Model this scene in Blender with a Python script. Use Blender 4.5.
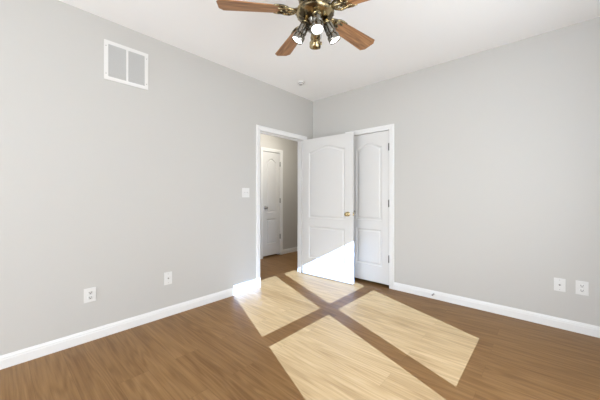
import bpy, bmesh, math, random
from math import sin, cos, pi, radians as R
from mathutils import Vector, Matrix
from mathutils.geometry import tessellate_polygon

random.seed(3)
S = bpy.context.scene
C = S.collection
for o in list(bpy.data.objects):
    bpy.data.objects.remove(o)

# ------------------------------------------------------------------ camera
YAW = 0.7344
cd = bpy.data.cameras.new('camera')
cam = bpy.data.objects.new('camera', cd); C.objects.link(cam)
cam.location = (2.7639, -3.3628, 1.1785)
cam.rotation_euler = (pi / 2, 0, YAW)
cd.sensor_width = 36; cd.lens = 275.45 / 600 * 36
cd.shift_y = -(200 - 195.4) / 600
cd.clip_start = .02
S.camera = cam
# ------------------------------------------------------------------ sky, sun, exposure
H = 2.66; W = 3.5; L = 6.0
w = bpy.data.worlds.new('sky'); S.world = w; w.use_nodes = True
w.node_tree.nodes['Background'].inputs[0].default_value = (.905, .957, 1.0, 1)
w.node_tree.nodes['Background'].inputs[1].default_value = 9.6
sd = bpy.data.lights.new('sun', 'SUN'); sun = bpy.data.objects.new('sun', sd); C.objects.link(sun)
SK = 1.85
sun.rotation_euler = Vector((1.0, -.40, 1 / SK)).to_track_quat('Z', 'Y').to_euler()
sun.location = (8, -5, 5)
sd.energy = 42.0; sd.angle = R(.08); sd.color = (.345, .57, 1.0)
def portal(name, loc, rot, sx, sy):
    d = bpy.data.lights.new(name, 'AREA'); d.shape = 'RECTANGLE'; d.size = sx; d.size_y = sy
    d.cycles.is_portal = True
    o = bpy.data.objects.new(name, d); C.objects.link(o); o.location = loc; o.rotation_euler = rot
portal('window_sky_portal', (W + .13, -2.02, 1.33), (0, R(90), 0), 1.6, 1.9)
portal('added_window_portal', (1.75, -L - .13, 1.1), (R(90), 0, 0), 2.6, 2.1)  # sampling portal for the added back-wall window
S.view_settings.view_transform = 'Standard'; S.view_settings.look = 'None'
S.view_settings.exposure = 0.0; S.view_settings.gamma = 1.0
S.view_settings.use_curve_mapping = False
S.cycles.max_bounces = 14; S.cycles.diffuse_bounces = 10
S.cycles.transparent_max_bounces = 12

# ------------------------------------------------------------------ materials
def mat(name, col, rough=.5, metal=0, bump=0, bscale=300, spec=.5):
    m = bpy.data.materials.new(name); m.use_nodes = True
    nt = m.node_tree; b = nt.nodes['Principled BSDF']
    b.inputs['Base Color'].default_value = (*col, 1)
    b.inputs['Roughness'].default_value = rough
    b.inputs['Metallic'].default_value = metal
    b.inputs['Specular IOR Level'].default_value = spec
    tc = nt.nodes.new('ShaderNodeTexCoord'); n = nt.nodes.new('ShaderNodeTexNoise')
    n.inputs['Scale'].default_value = bscale
    nt.links.new(tc.outputs['Object'], n.inputs['Vector'])
    if bump:
        bp = nt.nodes.new('ShaderNodeBump'); bp.inputs['Strength'].default_value = bump
        bp.inputs['Distance'].default_value = .001
        nt.links.new(n.outputs['Fac'], bp.inputs['Height'])
        nt.links.new(bp.outputs['Normal'], b.inputs['Normal'])
    return m
def emis(name, col, st):
    m = bpy.data.materials.new(name); m.use_nodes = True
    b = m.node_tree.nodes['Principled BSDF']
    b.inputs['Base Color'].default_value = (.9, .9, .9, 1)
    b.inputs['Emission Color'].default_value = (*col, 1)
    b.inputs['Emission Strength'].default_value = st
    return m
WALL = mat('grey_wall_paint', (.543, .532, .508), .75, bump=.15, bscale=160, spec=.2)
CEIL = mat('white_ceiling_paint', (.88, .88, .875), .9, bump=.15, bscale=160, spec=.1)
TRIM = mat('white_trim_paint', (.78, .78, .775), .38, bump=.05, spec=.35)
DOORM = mat('white_door_paint', (.68, .675, .665), .42, bump=.08, bscale=90, spec=.35)
PLAST = mat('white_plastic', (.72, .715, .70), .35)
VENTW = mat('white_vent_enamel', (.74, .73, .71), .4)
SLAT = mat('grey_vent_louvre', (.50, .495, .48), .5)
DARK = mat('dark_slot', (.06, .055, .05), .6)
SCREW = mat('screw_metal', (.45, .44, .42), .35, .9)
BRASS = mat('polished_brass', (.62, .50, .27), .25, 1, bump=.02)
NICKEL = mat('satin_nickel', (.40, .39, .37), .28, 1)
HINGE = mat('hinge_steel', (.13, .125, .12), .5, .3)
RUB = mat('white_rubber', (.3, .29, .28), .7)
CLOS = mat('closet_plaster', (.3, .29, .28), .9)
LAMP = emis('lit_bulb', (1, .98, .94), 14)
def antique():
    m = mat('antique_brass', (.36, .29, .16), .26, 1)
    nt = m.node_tree; b = nt.nodes['Principled BSDF']
    n = nt.nodes['Noise Texture']; n.inputs['Scale'].default_value = 22; n.inputs['Detail'].default_value = 3
    r = nt.nodes.new('ShaderNodeValToRGB')
    r.color_ramp.elements[0].position = .44; r.color_ramp.elements[0].color = (.09, .07, .04, 1)
    r.color_ramp.elements[1].position = .56; r.color_ramp.elements[1].color = (.46, .37, .21, 1)
    nt.links.new(n.outputs['Fac'], r.inputs['Fac']); nt.links.new(r.outputs['Color'], b.inputs['Base Color'])
    return m
ANTQ = antique()
PEWT = mat('aged_pewter', (.25, .24, .215), .2, 1)
GLASS = bpy.data.materials.new('window_glass'); GLASS.use_nodes = True
nt = GLASS.node_tree; nt.nodes.clear()
o_ = nt.nodes.new('ShaderNodeOutputMaterial'); mx = nt.nodes.new('ShaderNodeMixShader')
tr = nt.nodes.new('ShaderNodeBsdfTransparent'); gl = nt.nodes.new('ShaderNodeBsdfGlossy')
gl.inputs['Roughness'].default_value = .02; mx.inputs[0].default_value = .05
nt.links.new(tr.outputs[0], mx.inputs[1]); nt.links.new(gl.outputs[0], mx.inputs[2]); nt.links.new(mx.outputs[0], o_.inputs[0])

def wood_floor():
    m = bpy.data.materials.new('oak_plank_floor'); m.use_nodes = True
    nt = m.node_tree; N = nt.nodes.new; K = nt.links.new; b = nt.nodes['Principled BSDF']
    tc = N('ShaderNodeTexCoord')
    bk = N('ShaderNodeTexBrick'); bk.offset = .37; bk.offset_frequency = 2; bk.squash = 1
    bk.inputs['Color1'].default_value = (0, 0, 0, 1); bk.inputs['Color2'].default_value = (1, 1, 1, 1)
    bk.inputs['Mortar'].default_value = (.5, .5, .5, 1)
    bk.inputs['Scale'].default_value = 1; bk.inputs['Mortar Size'].default_value = .0011
    bk.inputs['Mortar Smooth'].default_value = .3; bk.inputs['Bias'].default_value = 0
    bk.inputs['Brick Width'].default_value = 1.22; bk.inputs['Row Height'].default_value = .178
    K(tc.outputs['Object'], bk.inputs['Vector'])
    sep = N('ShaderNodeSeparateColor'); K(bk.outputs['Color'], sep.inputs[0])
    rnd = sep.outputs[0]
    # per-plank shift of the grain
    sh = N('ShaderNodeVectorMath'); sh.operation = 'MULTIPLY_ADD'
    cmb = N('ShaderNodeCombineXYZ')
    for i in range(3): K(rnd, cmb.inputs[i])
    K(cmb.outputs[0], sh.inputs[0]); sh.inputs[1].default_value = (17, 5, 9); K(tc.outputs['Object'], sh.inputs[2])
    def noise(sc, detail, rough, dist=0):
        mp = N('ShaderNodeMapping'); mp.inputs['Scale'].default_value = sc
        n = N('ShaderNodeTexNoise'); n.inputs['Scale'].default_value = 1
        n.inputs['Detail'].default_value = detail; n.inputs['Roughness'].default_value = rough
        n.inputs['Distortion'].default_value = dist
        K(sh.outputs[0], mp.inputs['Vector']); K(mp.outputs[0], n.inputs['Vector'])
        return n.outputs['Fac']
    def mth(op, a, bb=None, c=None):
        q = N('ShaderNodeMath'); q.operation = op
        for i, v in enumerate((a, bb, c)):
            if v is None: continue
            if isinstance(v, (int, float)): q.inputs[i].default_value = v
            else: K(v, q.inputs[i])
        return q.outputs[0]
    big = noise((.55, 6.5, 1), 2, .5, .25)
    rings = mth('MULTIPLY_ADD', mth('SINE', mth('MULTIPLY', big, 75)), .5, .5)
    fine = noise((3.5, 110, 1), 4, .65)
    med = noise((1.1, 22, 1), 3, .6)
    v = mth('MULTIPLY_ADD', rings, .13, mth('MULTIPLY', fine, .45))
    v = mth('MULTIPLY_ADD', med, .45, v)
    v = mth('MULTIPLY_ADD', rnd, .10, v)
    r = N('ShaderNodeValToRGB'); e = r.color_ramp.elements
    e[0].position = .38; e[0].color = FL0; e[1].position = .86; e[1].color = FL2
    x = e.new(.62); x.color = FL1
    K(v, r.inputs['Fac'])
    mm = N('ShaderNodeMix'); mm.data_type = 'RGBA'; mm.blend_type = 'MULTIPLY'
    K(mth('MULTIPLY', bk.outputs['Fac'], .35), mm.inputs[0]); K(r.outputs['Color'], mm.inputs[6]); mm.inputs[7].default_value = (.3, .25, .2, 1)
    K(mm.outputs[2], b.inputs['Base Color'])
    b.inputs['Roughness'].default_value = .42; b.inputs['Specular IOR Level'].default_value = .22
    bp = N('ShaderNodeBump'); bp.inputs['Strength'].default_value = .12; bp.inputs['Distance'].default_value = .001
    K(fine, bp.inputs['Height']); K(bp.outputs[0], b.inputs['Normal'])
    return m
FL0 = (.168, .083, .028, 1); FL1 = (.254, .138, .052, 1); FL2 = (.335, .193, .083, 1)
FLOOR = wood_floor()
def blade_wood():
    m = bpy.data.materials.new('oak_blade_wood'); m.use_nodes = True
    nt = m.node_tree; N = nt.nodes.new; K = nt.links.new; b = nt.nodes['Principled BSDF']
    tc = N('ShaderNodeTexCoord'); mp = N('ShaderNodeMapping'); mp.inputs['Scale'].default_value = (5, 75, 5)
    n = N('ShaderNodeTexNoise'); n.inputs['Scale'].default_value = 1; n.inputs['Detail'].default_value = 4
    r = N('ShaderNodeValToRGB'); e = r.color_ramp.elements
    e[0].position = .35; e[0].color = (.19, .085, .03, 1); e[1].position = .68; e[1].color = (.47, .235, .095, 1)
    K(tc.outputs['Object'], mp.inputs[0]); K(mp.outputs[0], n.inputs['Vector']); K(n.outputs['Fac'], r.inputs['Fac'])
    K(r.outputs['Color'], b.inputs['Base Color']); b.inputs['Roughness'].default_value = .4
    return m
BLADE = blade_wood()

# ------------------------------------------------------------------ helpers
def box(bm, a, b, bev=0):
    t = bmesh.new(); bmesh.ops.create_cube(t, size=1)
    for v in t.verts:
        v.co = Vector([(a[i] + b[i]) / 2 + v.co[i] * abs(b[i] - a[i]) for i in range(3)])
    if bev:
        bmesh.ops.bevel(t, geom=list(t.edges), offset=bev, segments=2, profile=.6, affect='EDGES')
    merge(bm, t)
def merge(bm, t, M=None):
    if M is not None: t.transform(M)
    me = bpy.data.meshes.new('tmp'); t.to_mesh(me); t.free(); bm.from_mesh(me); bpy.data.meshes.remove(me)
def lathe(bm, prof, seg=28, M=None, cap=True):
    t = bmesh.new(); rings = []
    for r, z in prof:
        rings.append([t.verts.new((max(r, 1e-4) * cos(2 * pi * i / seg), max(r, 1e-4) * sin(2 * pi * i / seg), z)) for i in range(seg)])
    for a, b in zip(rings, rings[1:]):
        for i in range(seg): t.faces.new((a[i], a[(i + 1) % seg], b[(i + 1) % seg], b[i]))
    if cap:
        t.faces.new(rings[0][::-1]); t.faces.new(rings[-1])
    bmesh.ops.recalc_face_normals(t, faces=t.faces)
    for f in t.faces: f.smooth = True
    merge(bm, t, M)
def tube(bm, pts, rad, seg=10):
    pts = [Vector(p) for p in pts]; t = bmesh.new(); rings = []
    for i, p in enumerate(pts):
        d = (pts[min(i + 1, len(pts) - 1)] - pts[max(i - 1, 0)]).normalized()
        a = d.orthogonal().normalized() if i == 0 else (prev - d * prev.dot(d)).normalized()
        prev = a; c = d.cross(a); rr = rad[i] if isinstance(rad, (list, tuple)) else rad
        rings.append([t.verts.new(p + (a * cos(2 * pi * k / seg) + c * sin(2 * pi * k / seg)) * rr) for k in range(seg)])
    for a, b in zip(rings, rings[1:]):
        for i in range(seg): t.faces.new((a[i], a[(i + 1) % seg], b[(i + 1) % seg], b[i]))
    t.faces.new(rings[0][::-1]); t.faces.new(rings[-1])
    bmesh.ops.recalc_face_normals(t, faces=t.faces)
    for f in t.faces: f.smooth = True
    merge(bm, t)
def prism(bm, prof, a, b, up=(0, 0, 1), M=None):
    """extrude a profile (outward, up) from a to b; outward = dir x up"""
    a = Vector(a); b = Vector(b); d = (b - a).normalized(); u = Vector(up); n = d.cross(u)
    t = bmesh.new()
    A = [t.verts.new(a + n * p[0] + u * p[1]) for p in prof]; B = [t.verts.new(b + n * p[0] + u * p[1]) for p in prof]
    k = len(prof)
    for i in range(k): t.faces.new((A[i], A[(i + 1) % k], B[(i + 1) % k], B[i]))
    t.faces.new(A[::-1]); t.faces.new(B); bmesh.ops.recalc_face_normals(t, faces=t.faces)
    merge(bm, t, M)
def obj(name, bm, m, parent=None, smooth=None):
    me = bpy.data.meshes.new(name); bm.to_mesh(me); bm.free(); me.materials.append(m)
    o = bpy.data.objects.new(name, me); C.objects.link(o)
    if parent is not None: o.parent = parent
    if smooth:
        for p in me.polygons: p.use_smooth = True
    return o
def struct(name, bm, m, parent=None, label=None):
    o = obj(name, bm, m, parent)
    if parent is None: o['kind'] = 'structure'
    if label: o['label'] = label
    return o
def thing(name, label, cat, loc, rotz=0, group=None):
    o = bpy.data.objects.new(name, None); C.objects.link(o); o.location = loc; o.rotation_euler = (0, 0, rotz)
    o.empty_display_size = .05
    if label: o['label'] = label
    if cat: o['category'] = cat
    if group: o['group'] = group
    return o
def sempty(name, loc, rotz, label):
    o = thing(name, label, None, loc, rotz); o['kind'] = 'structure'; return o

# ------------------------------------------------------------------ room shell
T = .12                                    # wall thickness
Y0, Y1 = -1.075, -.215                     # bedroom doorway in the left wall
HD = 2.015                                 # door opening height
X0, X1 = .672, 1.262                        # closet doorway in the right wall
HX = -1.2                                  # far wall of the hall
HY0, HY1 = -.01, .437                      # hall closet doorway
bm = bmesh.new(); box(bm, (HX - .6, -L - T, -.1), (W + T, 1.9, 0)); struct('floor', bm, FLOOR, label='medium brown oak plank floor with sunlit patches')
bm = bmesh.new(); box(bm, (HX - .6, -L - T, H), (W + T, 1.9, H + .1)); struct('ceiling', bm, CEIL, label='flat white ceiling')
def wall(name, axis, p0, p1, a, b, holes, m=WALL, label=None):
    """wall slab: axis 'x' = plane of constant x between p0 and p1, running a..b along the other axis"""
    bm = bmesh.new()
    def bx(u0, u1, z0, z1):
        if u1 - u0 < 1e-5 or z1 - z0 < 1e-5: return
        if axis == 'x': box(bm, (p0, u0, z0), (p1, u1, z1))
        else: box(bm, (u0, p0, z0), (u1, p1, z1))
    u = a
    for (h0, h1, z0, z1) in sorted(holes):
        bx(u, h0, 0, H); bx(h0, h1, 0, z0); bx(h0, h1, z1, H); u = h1
    bx(u, b, 0, H)
    return struct(name, bm, m, label=label)
J = .018
wall('wall_left', 'x', -T, 0, -L - T, 1.9, [(Y0 - J, Y1 + J, 0, HD + J)], label='light grey painted wall with the open doorway')
wall('wall_right', 'y', 0, T, 0, W + T, [(X0 - J, X1 + J, 0, HD + J)], label='light grey painted wall with the closet door')
# window wall (right-hand side of the camera, out of frame)
SZ0, SZ1, WY0, WY1 = .63, 2.02, -2.886, -1.154
BW = .05
wall('wall_window', 'x', W, W + T, -L - T, T, [(WY0 - BW, WY1 + BW, SZ0 - BW, SZ1 + BW)])
wall('wall_back', 'y', -L - T, -L, -T, W + T, [(.45, 3.05, .02, 2.15)])
wall('wall_hall', 'x', HX - T, HX, -3.2, 1.9, [(HY0 - J, HY1 + J, 0, HD + J)], label='grey hall wall seen through the doorway')
wall('wall_hall_north', 'y', 1.78, 1.9, HX, -T, [])
wall('wall_hall_south', 'y', -3.2, -3.08, HX, -T, [])
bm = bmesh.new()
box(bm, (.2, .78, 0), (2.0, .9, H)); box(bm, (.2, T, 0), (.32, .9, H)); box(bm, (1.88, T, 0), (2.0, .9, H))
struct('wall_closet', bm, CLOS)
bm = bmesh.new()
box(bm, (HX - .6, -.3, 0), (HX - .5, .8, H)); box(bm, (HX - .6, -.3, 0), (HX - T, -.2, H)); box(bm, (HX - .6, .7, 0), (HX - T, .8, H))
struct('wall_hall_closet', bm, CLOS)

# ------------------------------------------------------------------ jambs and casings
CW = .062
casing_prof = [(0, 0), (.009, 0), (.012, .004), (.012, .02), (.016, .028), (.018, .045), (.018, CW - .004), (.014, CW), (0, CW)]
def casing(name, M, w_, h_, depth, stops=True, both=False):
    """local frame: opening 0..w_ along x, wall face at y=0 with the room on -y, wall body on +y"""
    bm = bmesh.new()
    for s in ([1, -1] if both else [1]):
        t = bmesh.new()
        # mitred three-sided casing
        path = [(0, 0), (0, h_), (w_, h_), (w_, 0)]
        outs = [(-1, 0), (-1, 1), (1, 1), (1, 0)]
        rings = []
        for (px, pz), (ox, oz) in zip(path, outs):
            rings.append([t.verts.new((px + ox * q[1], -q[0] if s == 1 else depth + q[0], pz + oz * q[1])) for q in casing_prof])
        k = len(casing_prof)
        for a, b in zip(rings, rings[1:]):
            for i in range(k): t.faces.new((a[i], a[(i + 1) % k], b[(i + 1) % k], b[i]))
        t.faces.new(rings[0]); t.faces.new(rings[-1]); bmesh.ops.recalc_face_normals(t, faces=t.faces)
        merge(bm, t)
    # jamb
    box(bm, (-J, 0, 0), (0, depth, h_ + J)); box(bm, (w_, 0, 0), (w_ + J, depth, h_ + J)); box(bm, (-J, 0, h_), (w_ + J, depth, h_ + J))
    if stops:
        box(bm, (0, .045, 0), (.011, .08, h_)); box(bm, (w_ - .011, .045, 0), (w_, .08, h_)); box(bm, (0, .045, h_ - .011), (w_, .08, h_))
    bm.transform(M)
    return struct(name, bm, TRIM)
# left wall: room is on +x ; local x -> -? use rotation +90deg: local x -> +y, local y -> -x
casing('trim_1', Matrix.Translation((0, Y0, 0)) @ Matrix.Rotation(pi / 2, 4, 'Z'), Y1 - Y0, HD, T, both=True)['label'] = 'white moulded casing around the open bedroom doorway'
casing('trim_2', Matrix.Translation((X0, 0, 0)), X1 - X0, HD, T)['label'] = 'white moulded casing around the closet door'
casing('trim_3', Matrix.Translation((HX, HY0, 0)) @ Matrix.Rotation(pi / 2, 4, 'Z'), HY1 - HY0, HD, T)['label'] = 'white casing around the narrow hall door'

# ------------------------------------------------------------------ baseboards
BH = .09
bprof = [(0, 0), (.014, 0), (.014, .060), (.0115, .065), (.0115, .074), (.008, .082), (.006, BH), (0, BH)]
def baseboard(name, segs, label=None):
    bm = bmesh.new()
    for a, b in segs: prism(bm, bprof, a, b)
    o = struct(name, bm, TRIM, label=label)
# dir x up = outward normal.  left wall outward +x: d=(0,1,0) -> (0,1,0)x(0,0,1) = (1,0,0)
baseboard('baseboard_left', [((0, -L, 0), (0, Y0 - CW, 0)), ((0, Y1 + CW, 0), (0, 0, 0))], 'white baseboard along the left wall')
baseboard('baseboard_right', [((0, 0, 0), (X0 - CW, 0, 0)), ((X1 + CW, 0, 0), (W, 0, 0))], 'white baseboard along the right wall')
baseboard('baseboard_window', [((W, 0, 0), (W, -L, 0))])
baseboard('baseboard_hall', [((HX, -3.08, 0), (HX, HY0 - CW, 0)), ((HX, HY1 + CW, 0), (HX, 1.78, 0))], 'white baseboard along the hall wall')

# ------------------------------------------------------------------ doors
def door_leaf(w_, h_, z0, t_=.035, st=.115):
    bm = bmesh.new()
    zs = [(.25, .73, 0), (.85, 1.815, .070)]
    def outline(off, x0, x1, a, b, arch):
        pts = [(x0 + off, a + off), (x1 - off, a + off)]
        n = 22 if arch else 1
        if arch:
            for i in range(n + 1):
                u = 1 - i / n
                pts.append((x0 + off + (x1 - x0 - 2 * off) * u, b - off + arch * (.5 - .5 * cos(2 * pi * u)) ** .65))
        else:
            pts += [(x1 - off, b - off), (x0 + off, b - off)]
        return pts
    for side in (0, 1):
        yf = lambda d: (-t_ + d) if side == 0 else -d
        V = lambda p, d: bm.verts.new((p[0], yf(d), p[1]))
        outer = [(0, z0), (w_, z0), (w_, h_), (0, h_)]
        polys = [outer] + [outline(0, st, w_ - st, a, b, ar) for a, b, ar in zs]
        loops = [[V(p, 0) for p in pl] for pl in polys]
        flat = [v for lp in loops for v in lp]
        for tri in tessellate_polygon([[Vector((p[0], p[1], 0)) for p in pl] for pl in polys]):
            try: bm.faces.new([flat[i] for i in tri])
            except ValueError: pass
        if side == 0: front = loops[0]
        else: back = loops[0]
        for lp, (a, b, ar) in zip(loops[1:], zs):
            prev = lp
            for off, d in ((.004, .0035), (.011, .0085), (.017, .0095), (.023, .0095), (.036, .003), (.040, .0022)):
                cur = [V(p, d) for p in outline(off, st, w_ - st, a, b, ar)]
                k = len(cur)
                for i in range(k): bm.faces.new((prev[i], prev[(i + 1) % k], cur[(i + 1) % k], cur[i]))
                prev = cur
            f = bm.faces.new(prev); bmesh.ops.triangulate(bm, faces=[f])
    for i in range(4): bm.faces.new((front[i], front[(i + 1) % 4], back[(i + 1) % 4], back[i]))
    bmesh.ops.recalc_face_normals(bm, faces=bm.faces)
    return bm
def knob_bm(side, t_=.035):
    """knob and rose; side -1 sticks out along -y of the face at y=-t, +1 from the face y=0"""
    bm = bmesh.new()
    prof = [(.032, 0), (.032, .004), (.027, .008), (.013, .010), (.011, .022), (.013, .027), (.022, .032), (.0275, .041), (.0275, .050), (.022, .058), (.012, .062), (.001, .063)]
    M = Matrix.Rotation(pi / 2 if side < 0 else -pi / 2, 4, 'X')
    lathe(bm, prof, 24, Matrix.Translation((0, -t_ if side < 0 else 0, 0)) @ M)
    return bm
def hinge(parent, z, x=.004, y=.011):
    bm = bmesh.new()
    lathe(bm, [(.008, -.045), (.008, .045)], 12, Matrix.Translation((x, y, z)))
    lathe(bm, [(.0045, .045), (.0045, .049), (.001, .052)], 12, Matrix.Translation((x, y, z)))
    box(bm, (x - .003, -.030, z - .044), (x - .0005, y, z + .044))
    o = obj('hinge', bm, HINGE, parent); o['label'] = 'grey steel hinge'
def door(name, loc, rot, w_, h_, z0, label, kmat, klab, st=.115, kz=.927, backset=.065):
    d = sempty(name, loc, rot, label)
    bm = door_leaf(w_, h_, z0, st=st); bm.transform(Matrix.Translation((.003, 0, 0)))
    obj('door_leaf', bm, DOORM, d)
    for s in (-1, 1):
        b = knob_bm(s); b.transform(Matrix.Translation((w_ - backset, 0, kz)))
        k = obj('door_knob', b, kmat, d); k['label'] = klab
    bm = bmesh.new(); box(bm, (w_ + .0025, -.029, kz - .028), (w_ + .0042, -.006, kz + .028)); box(bm, (w_ + .004, -.024, kz - .009), (w_ + .011, -.012, kz + .009), .003)
    k = obj('latch', bm, kmat, d); k['label'] = klab.split()[0] + ' latch plate'
    for z in (.367, 1.075, 1.795): hinge(d, z)
    return d
LA = .045
door('door_1', (.008, Y1 - .001, 0), LA, .839, 2.01, .012, 'open white two panel door with arched top panel and brass knob', BRASS, 'brass door knob', kz=.93)
door('door_2', (X1 - .002, .004, 0), pi, X1 - X0 - .006, 2.008, .034, 'closed white closet door behind the open door', NICKEL, 'nickel door knob', st=.105, kz=.94)
door('door_3', (HX - .004, HY1 - .002, 0), -pi / 2, HY1 - HY0 - .006, 2.008, .034, 'closed narrow white arched panel door across the hall', NICKEL, 'nickel door knob', st=.09, kz=.945, backset=.055)

# ------------------------------------------------------------------ windows
def sash(bm, y0, y1, z0, z1, x, t_=.02, sw=.035, rb=.035, rt=.035):
    box(bm, (x, y0, z0), (x + t_, y0 + sw, z1)); box(bm, (x, y1 - sw, z0), (x + t_, y1, z1))
    box(bm, (x, y0, z0), (x + t_, y1, z0 + rb)); box(bm, (x, y0, z1 - rt), (x + t_, y1, z1))
MZ0, MZ1 = 1.288, 1.358          # meeting rail
MY0, MY1 = -2.09, -1.936         # mullion between the two units
for n, (a, b) in enumerate(((WY0, MY0), (MY1, WY1)), 1):
    wn = sempty('window_%d' % n, (W + .01, (a + b) / 2, SZ0), 0, 'white double hung window')
    off = Matrix.Translation((-W - .01, -(a + b) / 2, -SZ0))
    bm = bmesh.new(); e = .0775 if n == 1 else BW; f = BW if n == 1 else .0775
    box(bm, (W + .006, a - f, SZ0 - BW), (W + .03, a, SZ1 + BW)); box(bm, (W + .006, b, SZ0 - BW), (W + .03, b + e, SZ1 + BW))
    box(bm, (W + .006, a, SZ1), (W + .03, b, SZ1 + BW)); box(bm, (W + .006, a, SZ0 - BW), (W + .03, b, SZ0))
    bm.transform(off); obj('window_frame', bm, TRIM, wn)
    bm = bmesh.new(); box(bm, (W + .006, a, MZ0), (W + .03, b, MZ1)); bm.transform(off); obj('meeting_rail', bm, TRIM, wn)
    for z0, z1 in ((SZ0, MZ0), (MZ1, SZ1)):
        bm = bmesh.new(); box(bm, (W + .016, a, z0), (W + .019, b, z1)); bm.transform(off); obj('pane', bm, GLASS, wn)
bm = bmesh.new()
for s in (0, 1):
    y = (WY0 - BW, WY1 + BW)[s]; box(bm, (W - .016, y - (.06 if s == 0 else 0), SZ0 - .08), (W, y + (.06 if s else 0), SZ1 + BW + .06))
box(bm, (W - .016, WY0 - BW, SZ1 + BW), (W, WY1 + BW, SZ1 + BW + .06)); box(bm, (W - .03, WY0 - .13, SZ0 - .08), (W, WY1 + .13, SZ0 - .05))
struct('trim_4', bm, TRIM)
wn = sempty('window_3', (1.75, -L - .06, .02), 0, 'wide glass window added out of view for fill daylight')  # added behind the camera to let more daylight into the room
off = Matrix.Translation((-1.75, L + .06, -.02)); bm = bmesh.new()
for x0, x1 in ((.45, .50), (1.72, 1.78), (3.0, 3.05)): box(bm, (x0, -L - .09, .02), (x1, -L - .04, 2.15))
box(bm, (.5, -L - .09, .02), (3, -L - .04, .08)); box(bm, (.5, -L - .09, 2.1), (3, -L - .04, 2.15))
bm.transform(off); obj('window_frame', bm, TRIM, wn)
bm = bmesh.new(); box(bm, (.5, -L - .068, .08), (3, -L - .064, 2.1)); bm.transform(off); obj('pane', bm, GLASS, wn)

# ------------------------------------------------------------------ ceiling fan
FX, FY, FZ = 1.645, -1.98, 2.36
fan = thing('ceiling_fan', 'antique brass ceiling fan with five oak blades and four spotlights', 'ceiling fan', (FX, FY, H))
dz = FZ - H
bm = bmesh.new(); lathe(bm, [(.001, 0), (.068, 0), (.068, -.02), (.055, -.045), (.03, -.055), (.001, -.055)]); obj('canopy', bm, ANTQ, fan)
bm = bmesh.new(); lathe(bm, [(.013, -.05), (.013, -.13)], 16); obj('downrod', bm, ANTQ, fan)
bm = bmesh.new()
lathe(bm, [(.001, -.115), (.03, -.115), (.06, -.13), (.095, -.15), (.108, -.17), (.108, -.215), (.100, -.225), (.104, -.235), (.098, -.25), (.001, -.25)], 40)
for i in range(20):   # vent ribs around the housing
    a = 2 * pi * i / 20
    t = bmesh.new(); box(t, (.104, -.006, -.212), (.113, .006, -.172), .003); merge(bm, t, Matrix.Rotation(a, 4, 'Z'))
obj('motor_housing', bm, ANTQ, fan)
bm = bmesh.new()   # lower bowl / switch housing under the blades
lathe(bm, [(.001, dz + .05), (.085, dz + .05), (.085, dz + .02), (.118, dz + .008), (.125, dz - .005), (.118, dz - .02), (.098, dz - .034), (.072, dz - .045), (.05, dz - .05), (.001, dz - .05)], 40)
for i in range(15):   # cast leaf ribs
    a = 2 * pi * i / 15
    t = bmesh.new(); tube(t, [(.124 - .010 * k, .012 * sin(k * pi / 2.5), dz - .008 - .0065 * k) for k in range(6)], .0045, 8)
    merge(bm, t, Matrix.Rotation(a, 4, 'Z'))
obj('flywheel_cover', bm, ANTQ, fan)
bm = bmesh.new()
lathe(bm, [(.001, dz - .048), (.05, dz - .048), (.052, dz - .06), (.044, dz - .068), (.042, dz - .10), (.047, dz - .105), (.047, dz - .115), (.03, dz - .128), (.012, dz - .134), (.008, dz - .146), (.001, dz - .15)], 32)
obj('switch_housing', bm, PEWT, fan)
def blade_bm(r0=.168, r1=.612):
    bm = bmesh.new()
    hf = [(r0, .018), (r0 + .014, .036), (r0 + .036, .048), (r1 - .026, .069), (r1, .040)]
    ou = [(x, -y) for x, y in hf] + [(x, y) for x, y in hf[::-1]]
    lo = [bm.verts.new((x, y, 0)) for x, y in ou]; f = bm.faces.new(lo)
    r = bmesh.ops.extrude_face_region(bm, geom=[f]); bmesh.ops.translate(bm, verts=[v for v in r['geom'] if isinstance(v, bmesh.types.BMVert)], vec=(0, 0, .006))
    bmesh.ops.recalc_face_normals(bm, faces=bm.faces)
    bmesh.ops.bevel(bm, geom=[e for e in bm.edges if abs(e.verts[0].co.z - e.verts[1].co.z) < 1e-6], offset=.0015, segments=2, affect='EDGES')
    return bm
def iron_bm():
    bm = bmesh.new()
    tube(bm, [(.09, 0, .012), (.12, 0, .006), (.15, 0, -.006), (.185, 0, -.008), (.215, 0, -.006)], [.012, .012, .010, .010, .006], 10)
    tube(bm, [(.265, -.054, .002), (.235, -.052, .002), (.205, -.048, .002), (.182, -.036, .002), (.168, -.018, .001), (.163, 0, 0), (.168, .018, .001), (.182, .036, .002), (.205, .048, .002), (.235, .052, .002), (.265, .054, .002)], [.004] + [.0075] * 9 + [.004], 8)
    for s in (1, -1):   # scrolled arms and finger plate
        tube(bm, [(.115, .004 * s, .003), (.135, .026 * s, -.005), (.165, .040 * s, -.008), (.195, .040 * s, -.007), (.222, .030 * s, -.006), (.240, .034 * s, -.005)], [.008, .008, .008, .007, .007, .004], 8)
        tube(bm, [(.150 + .013 * cos(k * .7) * (1 - k * .07), s * (.020 + .013 * sin(k * .7) * (1 - k * .07)), -.008) for k in range(9)], .0045, 8)
        tube(bm, [(.185, .038 * s, -.007), (.180, .018 * s, -.008), (.200, .004 * s, -.007)], .006, 8)
        lathe(bm, [(.001, -.012), (.006, -.011), (.007, -.006), (.007, -.002)], 12, Matrix.Translation((.232, .032 * s, 0)))
    lathe(bm, [(.001, -.013), (.007, -.012), (.008, -.006), (.008, -.002)], 12, Matrix.Translation((.216, 0, 0)))
    box(bm, (.178, -.044, -.0065), (.205, .044, -.001), .002)
    return bm
bl0 = ir0 = None
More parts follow.
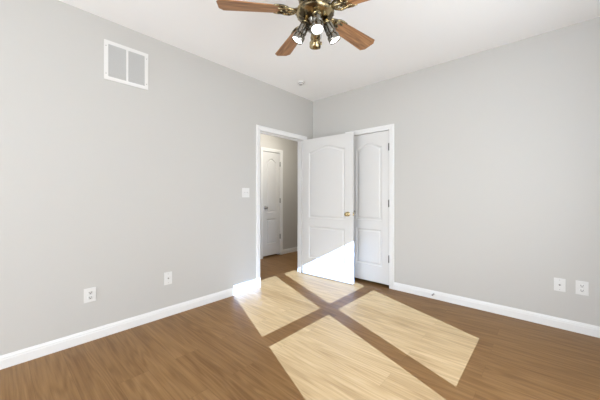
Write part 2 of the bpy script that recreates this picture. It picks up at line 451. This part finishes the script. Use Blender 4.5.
for k in range(5):
    a = R(228.34 - 72 * k)
    if bl0 is None:
        bl0 = obj('blade', blade_bm(), BLADE, fan); ir0 = obj('blade_iron', iron_bm(), ANTQ, bl0); b = bl0
    else:
        b = bl0.copy(); C.objects.link(b); b.parent = fan
        i_ = ir0.copy(); C.objects.link(i_); i_.parent = b
    b.location = (0, 0, dz)
    b.rotation_euler = Matrix.Rotation(a, 3, 'Z').__matmul__(Matrix.Rotation(R(-11), 3, 'X')).to_euler()
# four spotlights
sp0 = None
for k, az in enumerate((-48, 42, 132, 222)):
    b = bmesh.new(); lathe(b, [(.001, .012), (.016, .012), (.026, .004), (.031, -.006), (.032, -.062), (.030, -.070), (.033, -.076), (.0385, -.084), (.0385, -.112), (.036, -.118), (.034, -.118), (.034, -.106), (.001, -.106)], 28)
    # vent grooves
    for q in (-.052, -.058): lathe(b, [(.0325, q), (.0338, q - .001), (.0338, q - .003), (.0325, q - .004)], 28, cap=False)
    s = obj('spotlight', b, ANTQ if k == 9 else PEWT, fan)
    if k == 2: s.data.materials[0] = ANTQ
    tilt = R((20, 27, 47, 27)[k])
    rb = .125 - .122 * sin(tilt)
    base = Vector((rb * cos(R(az)), rb * sin(R(az)), dz - (.193, .188, .168, .188)[k] + .122 * cos(tilt))) + Vector((.006, .0054, 0))
    Mt = Matrix.Rotation(R(az), 3, 'Z') @ Matrix.Rotation(-tilt, 3, 'Y')
    s.location = base; s.rotation_euler = Mt.to_euler()
    b = bmesh.new(); lathe(b, [(.0335, -.1055), (.0335, -.109), (.030, -.112), (.02, -.114), (.001, -.115)], 28)
    bb = obj('bulb', b, LAMP, s); bb['label'] = 'glowing white reflector bulb'
    b = bmesh.new(); tube(b, [(.04 * cos(R(az)), .04 * sin(R(az)), dz - .075), (.052 * cos(R(az)), .052 * sin(R(az)), dz - .062), tuple(base + Vector((0, 0, .004)))], .008, 8)
    obj('spotlight_arm', b, ANTQ, fan)
    b = bmesh.new(); lathe(b, [(.012, .046), (.022, .042), (.024, .02), (.028, .01), (.028, .004)], 24); obj('socket_cup', b, ANTQ, s)
# pull chain
b = bmesh.new()
cx_, cy_ = .046 * cos(R(8)), .046 * sin(R(8))
for i in range(26): 
    t = bmesh.new(); bmesh.ops.create_icosphere(t, subdivisions=1, radius=.0018); merge(b, t, Matrix.Translation((cx_, cy_, dz - .11 - i * .0036)))
lathe(b, [(.001, 0), (.004, -.003), (.0055, -.012), (.003, -.022), (.001, -.024)], 12, Matrix.Translation((cx_, cy_, dz - .203)))
obj('pull_chain', b, ANTQ, fan)

# ------------------------------------------------------------------ smoke detector
sm = thing('smoke_detector', 'small round white smoke detector on the ceiling near the corner', 'smoke detector', (.36, -.68, H))
b = bmesh.new(); lathe(b, [(.001, 0), (.048, 0), (.048, -.010), (.044, -.014), (.036, -.016)], 32); obj('base_plate', b, PLAST, sm)
b = bmesh.new(); lathe(b, [(.036, -.012), (.036, -.026), (.001, -.026)], 32, cap=False); obj('sensor_slot', b, RUB, sm)
b = bmesh.new(); lathe(b, [(.001, -.024), (.030, -.024), (.036, -.027), (.034, -.032), (.024, -.036), (.001, -.037)], 32); obj('cover', b, PLAST, sm)
b = bmesh.new(); lathe(b, [(.001, -.0365), (.020, -.0365), (.020, -.039), (.001, -.0395)], 24, Matrix.Translation((.004, -.012, 0))); obj('underside_disc', b, RUB, sm)  # plain grey disc under the cover

# ------------------------------------------------------------------ return-air vent on the left wall
VY0, VY1, VZ0, VZ1 = -2.752, -2.41, 2.155, 2.487
vent = thing('air_vent', 'white square return air vent high on the left wall', 'vent', (0, (VY0 + VY1) / 2, VZ0))
hw = (VY1 - VY0) / 2; vh = VZ1 - VZ0; fw = .030
b = bmesh.new()
box(b, (.0, -hw, 0), (.008, -hw + fw, vh)); box(b, (0, hw - fw, 0), (.008, hw, vh))
box(b, (0, -hw + fw, 0), (.008, hw - fw, fw)); box(b, (0, -hw + fw, vh - fw), (.008, hw - fw, vh)); box(b, (0, -.008, fw), (.008, .008, vh - fw))
obj('frame', b, VENTW, vent)
b = bmesh.new(); box(b, (.0002, -hw + fw, fw), (.001, hw - fw, vh - fw)); obj('backing', b, DARK, vent)
b = bmesh.new()
n = 26; z = fw
for i in range(n):
    zz = fw + (vh - 2 * fw) * (i + .5) / n
    t = bmesh.new(); box(t, (-.0005, -hw + fw, -.0056), (.0008, hw - fw, .0056)); merge(b, t, Matrix.Translation((.0045, 0, zz)) @ Matrix.Rotation(R(28), 4, 'Y'))
obj('louvres', b, SLAT, vent)
for y in (-hw + .014, hw - .014):
    for z in (.05, vh - .05):
        b = bmesh.new(); lathe(b, [(.0045, 0), (.004, .002), (.001, .0028)], 12, Matrix.Translation((.008, y, z)) @ Matrix.Rotation(pi / 2, 4, 'Y')); obj('screw', b, SCREW, vent)

# ------------------------------------------------------------------ wall plates (built facing -y, rotated for the left wall)
def plate(name, label, cat, loc, rot, pw, ph, kind, group=None):
    p = thing(name, label, cat, loc, rot, group)
    b = bmesh.new(); box(b, (-pw / 2, -.006, 0), (pw / 2, 0, ph), .0025); obj('cover_plate', b, PLAST, p)
    FR = Matrix.Rotation(pi / 2, 4, 'X')
    if kind == 'duplex':
        for cz in (ph / 2 - .0195, ph / 2 + .0195):
            b = bmesh.new(); lathe(b, [(.0165, 0), (.0165, .0018), (.016, .0022), (.001, .0022)], 28, Matrix.Translation((0, -.006, cz)) @ FR)
            for v in b.verts: v.co.z = max(min(v.co.z, cz + .0135), cz - .0135)
            rc = obj('receptacle', b, PLAST, p)
            b = bmesh.new()
            box(b, (-.0085, -.0092, cz - .002), (-.0048, -.0080, cz + .0085)); box(b, (.0048, -.0092, cz - .001), (.0085, -.0080, cz + .0078))
            lathe(b, [(.0034, 0), (.0034, .0012)], 12, Matrix.Translation((0, -.0080, cz - .0075)) @ FR)
            obj('slots', b, DARK, rc)
        sc = [(0, ph / 2)]
    elif kind == 'coax':
        b = bmesh.new(); lathe(b, [(.0075, 0), (.0075, .003), (.0048, .003), (.0048, .011), (.0035, .011)], 16, Matrix.Translation((0, -.006, ph / 2)) @ FR); obj('cable_jack', b, SCREW, p)
        b = bmesh.new(); lathe(b, [(.0034, 0), (.0034, .0006)], 12, Matrix.Translation((0, -.0168, ph / 2)) @ FR); obj('jack_socket', b, DARK, p)
        sc = [(0, ph / 2 - .042), (0, ph / 2 + .042)]
    else:
        sc = []
        for x in (-.023, .023):
            b = bmesh.new(); box(b, (x - .006, -.0075, ph / 2 - .013), (x + .006, -.0055, ph / 2 + .013), .0008)
            t = bmesh.new(); box(t, (-.0045, -.012, -.006), (.0045, 0, .006), .0015); merge(b, t, Matrix.Translation((x, -.006, ph / 2)) @ Matrix.Rotation(R(-30), 4, 'X'))
            obj('toggle', b, PLAST, p); sc += [(x, ph / 2 - .03), (x, ph / 2 + .03)]
    for x, z in sc:
        b = bmesh.new(); lathe(b, [(.0032, 0), (.003, .001), (.001, .0014)], 12, Matrix.Translation((x, -.006, z)) @ FR); obj('screw', b, SCREW if kind == 'coax' else PLAST, p)
    return p
LR = pi / 2
plate('power_outlet', 'white duplex power outlet low on the left wall', 'outlet', (0, -2.846, .314), LR, .080, .114, 'duplex')
plate('cable_outlet', 'white cable wall plate low on the left wall, right of the power outlet', 'wall plate', (0, -2.228, .308), LR, .075, .122, 'coax')
plate('light_switch', 'white double light switch plate beside the open doorway', 'light switch', (0, -1.30, 1.155), LR, .112, .115, 'switch')
plate('cable_outlet', 'white cable wall plate low on the right wall, left of the power outlet', 'wall plate', (2.836, 0, .328), 0, .076, .115, 'coax')
plate('power_outlet', 'white duplex power outlet low on the right wall', 'outlet', (2.975, 0, .328), 0, .078, .118, 'duplex')

# ------------------------------------------------------------------ door stop on the right baseboard
ds = thing('door_stop', 'small door stop on the right wall baseboard', 'door stop', (1.79, -.014, .055))
b = bmesh.new(); lathe(b, [(.011, 0), (.010, .004), (.005, .008), (.0045, .035)], 16, Matrix.Rotation(pi / 2, 4, 'X')); obj('stem', b, SCREW, ds)
b = bmesh.new(); lathe(b, [(.0075, .033), (.0085, .037), (.008, .046), (.001, .049)], 16, Matrix.Rotation(pi / 2, 4, 'X')); obj('rubber_tip', b, RUB, ds)

# ------------------------------------------------------------------ unseen dome light added to brighten the hall
hl = thing('hall_fill_light', 'white dome fill light added out of view in the hall', 'ceiling light', (-.42, -.08, H))
b = bmesh.new(); lathe(b, [(.001, 0), (.15, 0), (.15, -.02), (.14, -.028), (.001, -.028)], 32); obj('base', b, NICKEL, hl)
b = bmesh.new(); lathe(b, [(.135, -.026), (.130, -.05), (.10, -.078), (.05, -.095), (.001, -.10)], 32, cap=False); obj('fill_dome', b, emis('fill_dome_glow', (1, .95, .84), 30), hl)

ld = bpy.data.lights.new('hall_fill_area', 'AREA'); ld.shape = 'DISK'; ld.size = .2; ld.energy = 11.5; ld.color = (1, .95, .86)
lo = bpy.data.objects.new('hall_fill_area', ld); C.objects.link(lo); lo.parent = hl; lo.location = (0, 0, -.105)
